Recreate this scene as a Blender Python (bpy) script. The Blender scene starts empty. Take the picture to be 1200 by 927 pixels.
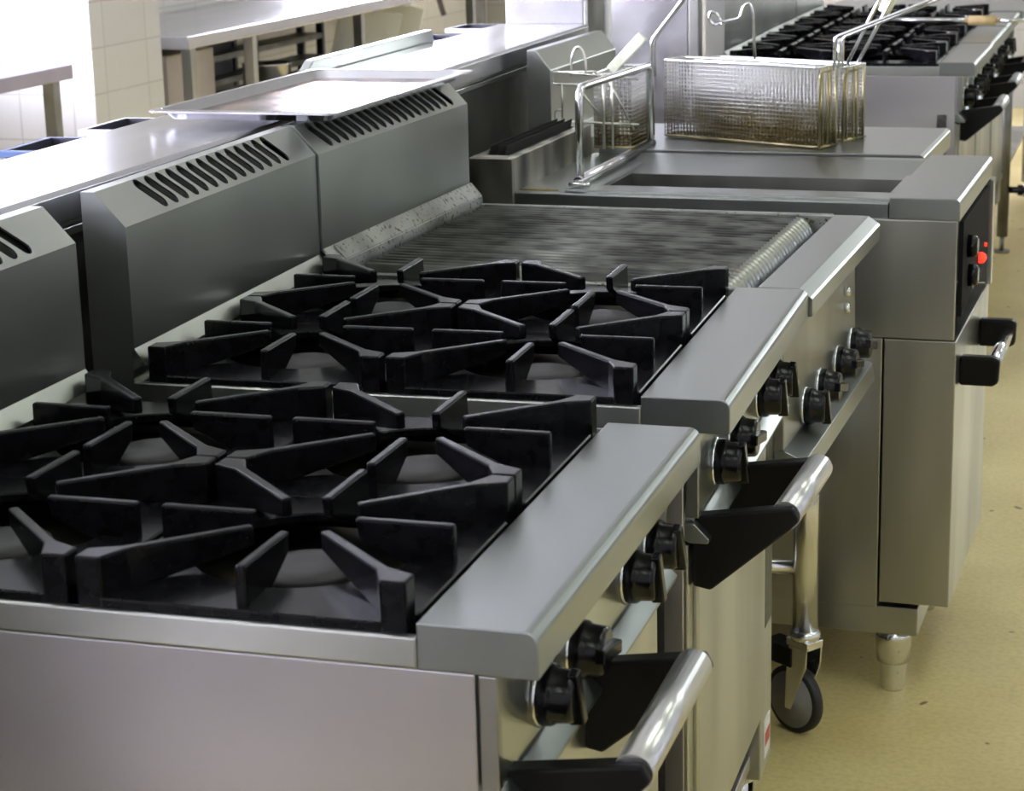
import bpy, bmesh, math, random
from mathutils import Vector, Matrix
random.seed(7)
SC = bpy.context.scene
COL = SC.collection
PI = math.pi

# ------------------------------------------------------------------ materials
def new_mat(name):
    m = bpy.data.materials.new(name); m.use_nodes = True
    nt = m.node_tree
    b = nt.nodes['Principled BSDF']
    return m, nt, b

def N(nt, t, **kw):
    n = nt.nodes.new(t)
    for k, v in kw.items(): setattr(n, k, v)
    return n

def metal(name, col=(.6, .61, .59), rough=.3, stretch=(1, 1, 1), scale=6, var=.08, metallic=1.0,
          brush=(1, 1, 1), brush_amt=.05, spots=0, spot_col=(.1, .08, .05), dirt=0.0):
    m, nt, b = new_mat(name)
    L = nt.links
    b.inputs['Metallic'].default_value = metallic
    tc = N(nt, 'ShaderNodeTexCoord')
    mp = N(nt, 'ShaderNodeMapping'); mp.inputs['Scale'].default_value = stretch
    L.new(tc.outputs['Object'], mp.inputs['Vector'])
    n1 = N(nt, 'ShaderNodeTexNoise'); n1.inputs['Scale'].default_value = scale
    n1.inputs['Detail'].default_value = 1.5; n1.inputs['Roughness'].default_value = .45
    L.new(mp.outputs[0], n1.inputs['Vector'])
    # uneven tone: smudges, plus reflections painted into the upright steel
    cr = N(nt, 'ShaderNodeValToRGB')
    cr.color_ramp.elements[0].position = .3; cr.color_ramp.elements[1].position = .72
    cr.color_ramp.interpolation = 'EASE'
    c0 = tuple(c * (1 - var * 1.6) for c in col); c1 = tuple(min(1, c * (1 + var)) for c in col)
    cr.color_ramp.elements[0].color = (*c0, 1); cr.color_ramp.elements[1].color = (*c1, 1)
    L.new(n1.outputs['Fac'], cr.inputs['Fac'])
    last = cr.outputs['Color']
    if spots:
        ns = N(nt, 'ShaderNodeTexNoise'); ns.inputs['Scale'].default_value = spots
        ns.inputs['Detail'].default_value = 3
        L.new(tc.outputs['Object'], ns.inputs['Vector'])
        rs = N(nt, 'ShaderNodeValToRGB')
        rs.color_ramp.elements[0].position = .58; rs.color_ramp.elements[1].position = .64
        L.new(ns.outputs['Fac'], rs.inputs['Fac'])
        mx = N(nt, 'ShaderNodeMix', data_type='RGBA')
        L.new(rs.outputs['Color'], mx.inputs['Factor'])
        L.new(last, mx.inputs['A']); mx.inputs['B'].default_value = (*spot_col, 1)
        last = mx.outputs['Result']
    L.new(last, b.inputs['Base Color'])
    # brushed micro streaks drive roughness
    mb = N(nt, 'ShaderNodeMapping'); mb.inputs['Scale'].default_value = brush
    L.new(tc.outputs['Object'], mb.inputs['Vector'])
    n2 = N(nt, 'ShaderNodeTexNoise'); n2.inputs['Scale'].default_value = 2.6
    n2.inputs['Detail'].default_value = 1
    L.new(mb.outputs[0], n2.inputs['Vector'])
    ad = N(nt, 'ShaderNodeMath', operation='ADD')
    m1 = N(nt, 'ShaderNodeMath', operation='MULTIPLY_ADD')
    L.new(n1.outputs['Fac'], m1.inputs[0]); m1.inputs[1].default_value = .12; m1.inputs[2].default_value = rough - .06
    m2 = N(nt, 'ShaderNodeMath', operation='MULTIPLY_ADD')
    L.new(n2.outputs['Fac'], m2.inputs[0]); m2.inputs[1].default_value = .16; m2.inputs[2].default_value = -.08
    L.new(m1.outputs[0], ad.inputs[0]); L.new(m2.outputs[0], ad.inputs[1])
    cl = N(nt, 'ShaderNodeMath', operation='MAXIMUM' if rough > .22 else 'MINIMUM')
    cl.inputs[1].default_value = .29 if rough > .22 else .25
    L.new(ad.outputs[0], cl.inputs[0]); L.new(cl.outputs[0], b.inputs['Roughness'])
    if brush_amt:
        bp = N(nt, 'ShaderNodeBump'); bp.inputs['Strength'].default_value = brush_amt
        bp.inputs['Distance'].default_value = .002
        L.new(n2.outputs['Fac'], bp.inputs['Height']); L.new(bp.outputs[0], b.inputs['Normal'])
    return m

def plain(name, col, rough=.5, metallic=0.0, noise=0, nscale=20, spec=.5, coat=0, bump=0):
    m, nt, b = new_mat(name); L = nt.links
    b.inputs['Roughness'].default_value = rough; b.inputs['Metallic'].default_value = metallic
    b.inputs['Specular IOR Level'].default_value = spec
    b.inputs['Coat Weight'].default_value = coat; b.inputs['Coat Roughness'].default_value = .25
    tc = N(nt, 'ShaderNodeTexCoord'); n = N(nt, 'ShaderNodeTexNoise')
    n.inputs['Scale'].default_value = nscale; n.inputs['Detail'].default_value = 4
    L.new(tc.outputs['Object'], n.inputs['Vector'])
    cr = N(nt, 'ShaderNodeValToRGB')
    cr.color_ramp.elements[0].position = .3; cr.color_ramp.elements[1].position = .7
    cr.color_ramp.elements[0].color = (*[c * (1 - noise) for c in col], 1)
    cr.color_ramp.elements[1].color = (*[min(1, c * (1 + noise)) for c in col], 1)
    L.new(n.outputs['Fac'], cr.inputs['Fac']); L.new(cr.outputs['Color'], b.inputs['Base Color'])
    if bump:
        bp = N(nt, 'ShaderNodeBump'); bp.inputs['Strength'].default_value = bump; bp.inputs['Distance'].default_value = .001
        L.new(n.outputs['Fac'], bp.inputs['Height']); L.new(bp.outputs[0], b.inputs['Normal'])
    return m

def emit(name, col, s):
    m, nt, b = new_mat(name)
    b.inputs['Base Color'].default_value = (*col, 1)
    b.inputs['Emission Color'].default_value = (*col, 1)
    b.inputs['Emission Strength'].default_value = s
    return m

def tile_mat(name, col, grout, tw, th, axis='x', rough=.25):
    m, nt, b = new_mat(name); L = nt.links
    tc = N(nt, 'ShaderNodeTexCoord'); sp = N(nt, 'ShaderNodeSeparateXYZ'); cb = N(nt, 'ShaderNodeCombineXYZ')
    L.new(tc.outputs['Object'], sp.inputs[0])
    L.new(sp.outputs['X' if axis == 'x' else 'Y'], cb.inputs['X']); L.new(sp.outputs['Z'], cb.inputs['Y'])
    br = N(nt, 'ShaderNodeTexBrick', offset=0.0, squash=1.0)
    br.inputs['Scale'].default_value = 1; br.inputs['Brick Width'].default_value = tw; br.inputs['Row Height'].default_value = th
    br.inputs['Mortar Size'].default_value = .003; br.inputs['Mortar Smooth'].default_value = .2
    br.inputs['Color1'].default_value = (*col, 1); br.inputs['Color2'].default_value = (*[c * .96 for c in col], 1)
    br.inputs['Mortar'].default_value = (*grout, 1)
    L.new(cb.outputs[0], br.inputs['Vector']); L.new(br.outputs['Color'], b.inputs['Base Color'])
    b.inputs['Roughness'].default_value = rough
    bp = N(nt, 'ShaderNodeBump'); bp.inputs['Strength'].default_value = .3; bp.inputs['Distance'].default_value = .002; bp.invert = True
    L.new(br.outputs['Fac'], bp.inputs['Height']); L.new(bp.outputs[0], b.inputs['Normal'])
    return m

def floor_mat():
    m, nt, b = new_mat('epoxy_floor'); L = nt.links
    tc = N(nt, 'ShaderNodeTexCoord')
    n1 = N(nt, 'ShaderNodeTexNoise'); n1.inputs['Scale'].default_value = 2.2; n1.inputs['Detail'].default_value = 5
    n2 = N(nt, 'ShaderNodeTexNoise'); n2.inputs['Scale'].default_value = 90; n2.inputs['Detail'].default_value = 2
    n3 = N(nt, 'ShaderNodeTexNoise'); n3.inputs['Scale'].default_value = 21; n3.inputs['Detail'].default_value = 1
    for n in (n1, n2, n3): L.new(tc.outputs['Object'], n.inputs['Vector'])
    c1 = N(nt, 'ShaderNodeValToRGB'); c1.color_ramp.elements[0].position = .35; c1.color_ramp.elements[1].position = .68
    c1.color_ramp.elements[0].color = (.58, .465, .19, 1); c1.color_ramp.elements[1].color = (.72, .61, .28, 1)
    L.new(n1.outputs['Fac'], c1.inputs['Fac'])
    c2 = N(nt, 'ShaderNodeValToRGB'); c2.color_ramp.elements[0].position = .3; c2.color_ramp.elements[1].position = .6
    c2.color_ramp.elements[0].color = (.86, .86, .86, 1); c2.color_ramp.elements[1].color = (1, 1, 1, 1)
    L.new(n2.outputs['Fac'], c2.inputs['Fac'])
    c3 = N(nt, 'ShaderNodeValToRGB'); c3.color_ramp.elements[0].position = .24; c3.color_ramp.elements[1].position = .27
    c3.color_ramp.elements[0].color = (.25, .2, .15, 1); c3.color_ramp.elements[1].color = (1, 1, 1, 1)
    L.new(n3.outputs['Fac'], c3.inputs['Fac'])
    a = N(nt, 'ShaderNodeMix', data_type='RGBA', blend_type='MULTIPLY'); a.inputs['Factor'].default_value = 1
    L.new(c1.outputs['Color'], a.inputs['A']); L.new(c2.outputs['Color'], a.inputs['B'])
    d = N(nt, 'ShaderNodeMix', data_type='RGBA', blend_type='MULTIPLY'); d.inputs['Factor'].default_value = 1
    L.new(a.outputs['Result'], d.inputs['A']); L.new(c3.outputs['Color'], d.inputs['B'])
    L.new(d.outputs['Result'], b.inputs['Base Color'])
    b.inputs['Roughness'].default_value = .38
    bp = N(nt, 'ShaderNodeBump'); bp.inputs['Strength'].default_value = .25; bp.inputs['Distance'].default_value = .002
    L.new(n2.outputs['Fac'], bp.inputs['Height']); L.new(bp.outputs[0], b.inputs['Normal'])
    return m

def basket_mesh_mat():
    m, nt, b = new_mat('basket_mesh_fat_stained'); L = nt.links
    tc = N(nt, 'ShaderNodeTexCoord'); sp = N(nt, 'ShaderNodeSeparateXYZ'); L.new(tc.outputs['Object'], sp.inputs[0])
    n = N(nt, 'ShaderNodeTexNoise'); n.inputs['Scale'].default_value = 22; L.new(tc.outputs['Object'], n.inputs['Vector'])
    a = N(nt, 'ShaderNodeMath', operation='MULTIPLY_ADD'); L.new(n.outputs['Fac'], a.inputs[0]); a.inputs[1].default_value = -.07
    L.new(sp.outputs['Z'], a.inputs[2])
    cr = N(nt, 'ShaderNodeValToRGB'); e = cr.color_ramp.elements
    e[0].position = .0; e[0].color = (.20, .15, .06, 1); e[1].position = .055; e[1].color = (.62, .61, .60, 1)
    k = e.new(.018); k.color = (.38, .33, .22, 1)
    L.new(a.outputs[0], cr.inputs['Fac']); L.new(cr.outputs['Color'], b.inputs['Base Color'])
    b.inputs['Metallic'].default_value = .9; b.inputs['Roughness'].default_value = .36
    return m

M = {}
M['steel'] = metal('steel_vertical_brushed', (.47, .48, .455), .26, (1.4, 1.4, .35), 5, .17, brush=(6, 6, .3), brush_amt=0)  # stretched colour patches paint in blurred vertical reflections
M['steel_long'] = metal('steel_lengthwise_brushed', (.51, .535, .505), .25, (1, .6, 1), 5, .12, brush=(8, .25, 8), brush_amt=0)
M['steel_top'] = metal('steel_ledge_top', (.30, .325, .312), .27, (1, .5, 1), 5, .02, brush=(8, .3, 8), brush_amt=0)
M['steel_panel'] = metal('steel_side_panel', (.53, .52, .53), .34, (1, 1, 1), 3, .11, brush=(.3, 6, 6), brush_amt=0)
M['steel_bench'] = metal('steel_bench', (.62, .62, .65), .22, (1, .4, 1), 4, .05, brush=(6, .3, 6), brush_amt=0)
M['steel_lilac'] = metal('steel_lilac_sheen', (.42, .39, .47), .3, (1, 1, 1), 4, .06, brush_amt=0)
M['steel_dark'] = metal('steel_dark', (.24, .24, .22), .42, (1, 1, 1), 8, .2, brush_amt=0)
M['steel_grease'] = metal('steel_greasy', (.33, .345, .32), .38, (1, 1, 1), 9, .25, spots=120, brush_amt=0)
M['steel_flue'] = metal('steel_flue_stained', (.45, .44, .38), .35, (1, 1, .4), 12, .5, brush_amt=0)
M['chrome'] = metal('chrome_tube', (.75, .75, .76), .16, (1, 1, 1), 10, .04, brush_amt=.0)
M['satin'] = metal('satin_bar', (.62, .62, .62), .30, (1, 1, 1), 4, .03, brush_amt=.0)
M['wire'] = metal('basket_wire', (.66, .65, .58), .3, (1, 1, 1), 20, .25, brush_amt=0)
M['wire_oily'] = metal('basket_wire_oily', (.42, .36, .2), .35, (1, 1, 1), 20, .3, brush_amt=0)
M['iron'] = plain('cast_iron', (.004, .004, .005), .24, 0, .5, 60, spec=.13, bump=0)
M['iron_soot'] = plain('sooty_pan', (.03, .029, .026), .45, .3, .6, 25, spec=.5, bump=.1)
M['liner'] = metal('hob_liner', (.20, .19, .14), .36, (1, 1, 1), 14, .4, brush_amt=.05)
M['burner'] = plain('burner_cap', (.012, .011, .011), .55, 0, .3, 40)
M['black'] = plain('black_bakelite', (.004, .004, .005), .22, 0, .1, 20, spec=.28)
M['black_matt'] = plain('black_bracket', (.005, .005, .005), .38, 0, .2, 20, spec=.18)
M['fascia_black'] = plain('fascia_black', (.012, .012, .014), .7, spec=.08)
M['grease'] = plain('baked_grease', (.20, .15, .03), .3, 0, .4, 60)
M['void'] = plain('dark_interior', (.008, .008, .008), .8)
M['grill'] = metal('chargrill_iron', (.115, .118, .105), .38, (1.5, 2.0, 1), 14, .4, metallic=.75, brush=(3, 12, 1), brush_amt=.15)
M['grill_tip'] = metal('chargrill_pale_tip', (.30, .30, .28), .28, (1, 1, 1), 6, .1, brush_amt=0)  # rolled ends paler and smoother than the ribs
M['rubber'] = plain('black_rubber', (.012, .012, .012), .6)
M['grey_wheel'] = plain('grey_wheel', (.21, .21, .205), .45, 0, .1, 20)
M['red_lamp'] = emit('red_lamp', (1, .03, .015), 2.2)
M['white_sticker'] = plain('white_sticker', (.7, .7, .7), .5)
M['label_dark'] = plain('rating_plate', (.05, .05, .04), .4, .4, .5, 90)
M['red_ink'] = plain('red_ink', (.5, .06, .04), .5)
M['orange'] = plain('orange_cap', (.85, .25, .03), .5)
M['mesh'] = basket_mesh_mat()
M['oil'] = plain('dark_oil', (.03, .02, .012), .12)
M['tan'] = plain('tan_sleeve', (.55, .4, .18), .6, 0, .15, 30)
M['plastic_pale'] = plain('pale_plastic_grip', (.72, .76, .58), .45, 0, .15, 60)
M['blue'] = plain('blue_plastic', (.08, .13, .3), .4)
M['board'] = plain('white_board', (.72, .72, .62), .5)
M['pinkish'] = plain('painted_cabinet', (.46, .40, .36), .5, 0, .08, 6)
M['dark_blue'] = plain('dark_crate', (.03, .03, .045), .4)
M['stain'] = metal('tray_stained', (.45, .30, .24), .2, (1, 1, 1), 14, .5, brush_amt=.0)
M['hose'] = plain('dark_hose', (.05, .035, .025), .6)
M['floor'] = floor_mat()
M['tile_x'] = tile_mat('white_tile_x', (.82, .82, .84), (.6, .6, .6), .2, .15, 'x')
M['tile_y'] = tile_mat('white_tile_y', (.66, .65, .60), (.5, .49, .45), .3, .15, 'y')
M['tile_far'] = tile_mat('cream_tile', (.34, .33, .29), (.25, .24, .21), .2, .15, 'x')
M['tile_near'] = tile_mat('grey_lilac_tile', (.60, .58, .63), (.45, .43, .47), .2, .15, 'x')
M['ceil'] = plain('ceiling_paint', (.36, .37, .35), .8)
M['wall_plain'] = tile_mat('greyish_tile', (.27, .28, .26), (.2, .2, .19), .2, .15, 'y')
M['lamp'] = emit('fluorescent_tube_light', (.92, 1.0, .86), 5.5)
M['pane_far'] = emit('shaded_daylight_pane', (.92, .98, 1.0), 9)
M['pane'] = emit('daylight_pane', (.82, .82, 1.0), 40)
M['frame'] = plain('window_frame_paint', (.8, .8, .8), .5)

# ------------------------------------------------------------------ mesh helpers
def link(name, bm, mat, parent=None, bevel=0, smooth=False, seg=2, loc=None, angle=.6):
    bmesh.ops.recalc_face_normals(bm, faces=bm.faces[:])
    me = bpy.data.meshes.new(name); bm.to_mesh(me); bm.free()
    o = bpy.data.objects.new(name, me); COL.objects.link(o)
    mats = mat if isinstance(mat, (list, tuple)) else [mat]
    for mm in mats: me.materials.append(M[mm])
    if parent is not None: o.parent = parent
    if loc is not None: o.location = loc
    if smooth:
        for p in me.polygons: p.use_smooth = True
    if bevel:
        md = o.modifiers.new('bevel', 'BEVEL'); md.width = bevel; md.segments = seg
        md.limit_method = 'ANGLE'; md.angle_limit = angle; md.harden_normals = False
    return o

def box(bm, x0, x1, y0, y1, z0, z1, mi=0, mx=None):
    vs = [bm.verts.new(Vector(p)) for p in [(x0, y0, z0), (x1, y0, z0), (x1, y1, z0), (x0, y1, z0), (x0, y0, z1), (x1, y0, z1), (x1, y1, z1), (x0, y1, z1)]]
    if mx is not None:
        for v in vs: v.co = mx @ v.co
    fs = [(0, 3, 2, 1), (4, 5, 6, 7), (0, 1, 5, 4), (1, 2, 6, 5), (2, 3, 7, 6), (3, 0, 4, 7)]
    for f in fs:
        g = bm.faces.new([vs[i] for i in f]); g.material_index = mi
    return vs

def prism(bm, pts, axis, a, b, mi=0):
    """polygon pts (2D) extruded along axis between a and b; xz -> axis y, xy -> axis z, yz -> axis x"""
    def P(p, t):
        if axis == 'y': return Vector((p[0], t, p[1]))
        if axis == 'z': return Vector((p[0], p[1], t))
        return Vector((t, p[0], p[1]))
    A = [bm.verts.new(P(p, a)) for p in pts]; B = [bm.verts.new(P(p, b)) for p in pts]
    n = len(pts)
    for i in range(n):
        f = bm.faces.new([A[i], A[(i + 1) % n], B[(i + 1) % n], B[i]]); f.material_index = mi
    bm.faces.new(A).material_index = mi; bm.faces.new(B[::-1]).material_index = mi

def cyl(bm, p0, p1, r0, r1=None, n=20, cap=True, mi=0):
    r1 = r0 if r1 is None else r1
    p0 = Vector(p0); p1 = Vector(p1); d = (p1 - p0).normalized()
    u = d.orthogonal().normalized(); w = d.cross(u)
    A = []; B = []
    for i in range(n):
        t = 2 * PI * i / n; o = u * math.cos(t) + w * math.sin(t)
        A.append(bm.verts.new(p0 + o * r0)); B.append(bm.verts.new(p1 + o * r1))
    for i in range(n):
        f = bm.faces.new([A[i], A[(i + 1) % n], B[(i + 1) % n], B[i]]); f.smooth = True; f.material_index = mi
    if cap:
        bm.faces.new(A[::-1]).material_index = mi; bm.faces.new(B).material_index = mi

def lathe(bm, prof, origin, axis, n=28, mi=0):
    """prof: list of (r, h)"""
    o = Vector(origin); d = Vector(axis).normalized(); u = d.orthogonal().normalized(); w = d.cross(u)
    rings = []
    for r, h in prof:
        rings.append([bm.verts.new(o + d * h + (u * math.cos(2 * PI * i / n) + w * math.sin(2 * PI * i / n)) * max(r, 1e-5)) for i in range(n)])
    for a, b in zip(rings, rings[1:]):
        for i in range(n):
            f = bm.faces.new([a[i], a[(i + 1) % n], b[(i + 1) % n], b[i]]); f.smooth = True; f.material_index = mi
    bm.faces.new(rings[0][::-1]).material_index = mi; bm.faces.new(rings[-1]).material_index = mi

def round_path(pts, r, k=5):
    pts = [Vector(p) for p in pts]; out = [pts[0]]
    for i in range(1, len(pts) - 1):
        p = pts[i]; a = (pts[i - 1] - p); b = (pts[i + 1] - p)
        ra = min(r, a.length * .45, b.length * .45)
        s = p + a.normalized() * ra; e = p + b.normalized() * ra
        for j in range(k + 1):
            t = j / k; out.append(s * (1 - t) ** 2 + p * 2 * t * (1 - t) + e * t * t)
    out.append(pts[-1]); return out

def tube(bm, pts, r, n=8, bend=0, closed=False, mi=0):
    if bend: pts = round_path(pts, bend)
    pts = [Vector(p) for p in pts]
    rings = []; prev = None
    m = len(pts)
    for i, p in enumerate(pts):
        if closed: d = (pts[(i + 1) % m] - pts[i - 1])
        else: d = pts[min(i + 1, m - 1)] - pts[max(i - 1, 0)]
        d.normalize()
        if prev is None: u = d.orthogonal().normalized()
        else:
            u = prev - d * prev.dot(d)
            u = u.normalized() if u.length > 1e-6 else d.orthogonal().normalized()
        prev = u; w = d.cross(u)
        rings.append([bm.verts.new(p + (u * math.cos(2 * PI * j / n) + w * math.sin(2 * PI * j / n)) * r) for j in range(n)])
    for i in range(m if closed else m - 1):
        a = rings[i]; b = rings[(i + 1) % m]
        for j in range(n):
            f = bm.faces.new([a[j], a[(j + 1) % n], b[(j + 1) % n], b[j]]); f.smooth = True; f.material_index = mi
    if not closed:
        bm.faces.new(rings[0][::-1]).material_index = mi; bm.faces.new(rings[-1]).material_index = mi

def NB(): return bmesh.new()

def empty(name, loc, rz=0):
    o = bpy.data.objects.new(name, None); COL.objects.link(o)
    o.location = loc; o.rotation_euler = (0, 0, rz); o.empty_display_size = .1
    return o

def tag(o, label=None, cat=None, group=None, kind=None):
    if label: o['label'] = label
    if cat: o['category'] = cat
    if group: o['group'] = group
    if kind: o['kind'] = kind
    return o

def kids(o): return [c for c in bpy.data.objects if c.parent == o]

def copy_tree(o, parent=None, skip=()):
    c = o.copy(); COL.objects.link(c); c.parent = parent
    for ch in kids(o):
        if ch.name.split('.')[0] in skip: continue
        copy_tree(ch, c, skip)
    return c

# ------------------------------------------------------------------ shared range geometry (unit local: x=0 front edge of ledge, y=0 near side, z=0 floor)
TOP = .90
def nose_profile(xi, drop=.038, r=.011, chamfer=False):
    pts = [(xi, TOP - .013), (xi, TOP)]
    if chamfer:
        pts += [(-.022, TOP), (-.018, TOP - .0005), (-.003, TOP - .011), (0, TOP - .014)]
    else:
        for k in range(7):
            t = k / 6 * PI / 2
            pts.append((-r + r * math.sin(t), TOP - r + r * math.cos(t)))
    pts += [(0, TOP - drop), (-.003, TOP - drop - .0005), (xi, TOP - drop)]
    return pts

def slotted_face(bm, y0, y1, slots, pa, pb, inset=(.04, .86), hw=.0090, shear=.028):
    """flat face between line pa(x,z) (top) and pb(x,z) (bottom) with obround holes at slots (y centres)"""
    pa = Vector((pa[0], 0, pa[1])); pb = Vector((pb[0], 0, pb[1]))
    def P(s, y): p = pa.lerp(pb, s); return Vector((p.x, y, p.z))
    edges = []
    def loop(pts):
        vs = [bm.verts.new(p) for p in pts]
        es = [bm.edges.new((vs[i], vs[(i + 1) % len(vs)])) for i in range(len(vs))]
        edges.extend(es); return vs
    loop([P(0, y0), P(0, y1), P(1, y1), P(1, y0)])
    Lh = (pb - pa).length; nrm = Vector((-(pb - pa).z, 0, (pb - pa).x)).normalized()
    loops = []
    s0, s1 = inset[0] * Lh, inset[1] * Lh
    for yc in slots:
        A_ = Vector((s0, yc - shear)); B_ = Vector((s1, yc)); dd = (B_ - A_).normalized(); nn = Vector((-dd.y, dd.x))
        A_ = A_ + dd * hw; B_ = B_ - dd * hw
        pts = []
        for k in range(7):
            t = PI * k / 6; q = A_ - dd * hw * math.sin(t) - nn * hw * math.cos(t); pts.append(P(q.x / Lh, q.y))
        for k in range(7):
            t = PI * k / 6; q = B_ + dd * hw * math.sin(t) + nn * hw * math.cos(t); pts.append(P(q.x / Lh, q.y))
        loops.append(loop(pts))
    bmesh.ops.triangle_fill(bm, use_beauty=True, use_dissolve=False, edges=edges)
    inn = nrm * .0025
    if inn.z > 0: inn = -inn
    for vs in loops:
        lo = [bm.verts.new(v.co + inn) for v in vs]
        for i in range(len(vs)):
            j = (i + 1) % len(vs); bm.faces.new([vs[i], vs[j], lo[j], lo[i]])

def splashback(parent, w, y0=0, zbend=.928, xs=-.696, skirt=(-.682, .909), slots=None, mat='steel_long', xb=-.750, dirty=False):
    zt = 1.1095
    bm = NB()
    prof = [(xb, .60), (xb, zt), (-.733, zt), (xs, 1.070), (xs, zbend), skirt, (skirt[0] - .0025, skirt[1] - .001), (xs - .003, zbend - .002), (xs - .003, .60)]
    n = len(prof)
    A = [bm.verts.new((p[0], y0, p[1])) for p in prof]; B = [bm.verts.new((p[0], w, p[1])) for p in prof]
    for i in range(n):
        if i == 2: continue
        bm.faces.new([A[i], A[(i + 1) % n], B[(i + 1) % n], B[i]])
    bm.faces.new(A); bm.faces.new(B[::-1])
    sl = slots if slots is not None else [.125 + .0297 * k for k in range(14)]
    slotted_face(bm, y0, w, sl, (-.733, zt), (xs, 1.070))
    o = link('splashback', bm, mat, parent)
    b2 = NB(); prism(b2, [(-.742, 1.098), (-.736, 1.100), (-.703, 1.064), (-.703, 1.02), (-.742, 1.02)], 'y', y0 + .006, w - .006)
    link('slot_shade_fill', b2, 'void', o)  # black block added inside to paint the shade behind the slots
    return o

def make_knob(parent, y, z, rot, x=-.042):
    bm = NB()
    lathe(bm, [(.0285, 0), (.0285, .0015), (.0262, .003)], (x, y, z), (1, 0, 0))
    ring = link('knob_bezel', bm, 'chrome', None)
    bm = NB()
    lathe(bm, [(.0268, 0), (.0266, .009), (.0235, .013), (.0225, .026), (.020, .029)], (x + .003, y, z), (1, 0, 0))
    mx = Matrix.Translation((x + .026, y, z)) @ Matrix.Rotation(rot, 4, 'X')
    pts = [(-.0075, 0), (.0075, 0), (.006, .013), (-.006, .013)]
    vs = []
    for zz, k in ((-.024, 1), (.024, 1)):
        vs.append([bm.verts.new(mx @ Vector((h - (.004 if h > .01 and zz > 0 else 0), q, zz))) for q, h in pts])
    for i in range(4):
        bm.faces.new([vs[0][i], vs[0][(i + 1) % 4], vs[1][(i + 1) % 4], vs[1][i]])
    bm.faces.new(vs[0]); bm.faces.new(vs[1][::-1])
    k = link('control_knob', bm, 'black', parent, bevel=.0015)
    ring.parent = k
    return k

def make_handle(parent, name, x, ya, yb, z, r=.0165, arm_root=-.045, skew=0.0, root_z=-.055):
    """bar with two black bracket arms standing out from the door"""
    h = NB()
    cyl(h, (x, ya, z), (x + skew, yb, z), r, n=24)
    bar = link(name, h, 'satin', parent, smooth=False)
    for (yy, xx) in ((ya, x), (yb, x + skew)):
        b = NB()
        t = .011
        pts = [(arm_root, z - .004), (arm_root, z + root_z - .03), (arm_root + .02, z + root_z - .034), (xx + .006, z - .014), (xx + .017, z - .002), (xx + .010, z + .012), (xx - .008, z + .010)]
        prism(b, pts, 'y', yy - t, yy + t)
        link('handle_bracket', b, 'black_matt', bar, bevel=.003)
    return bar

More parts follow.
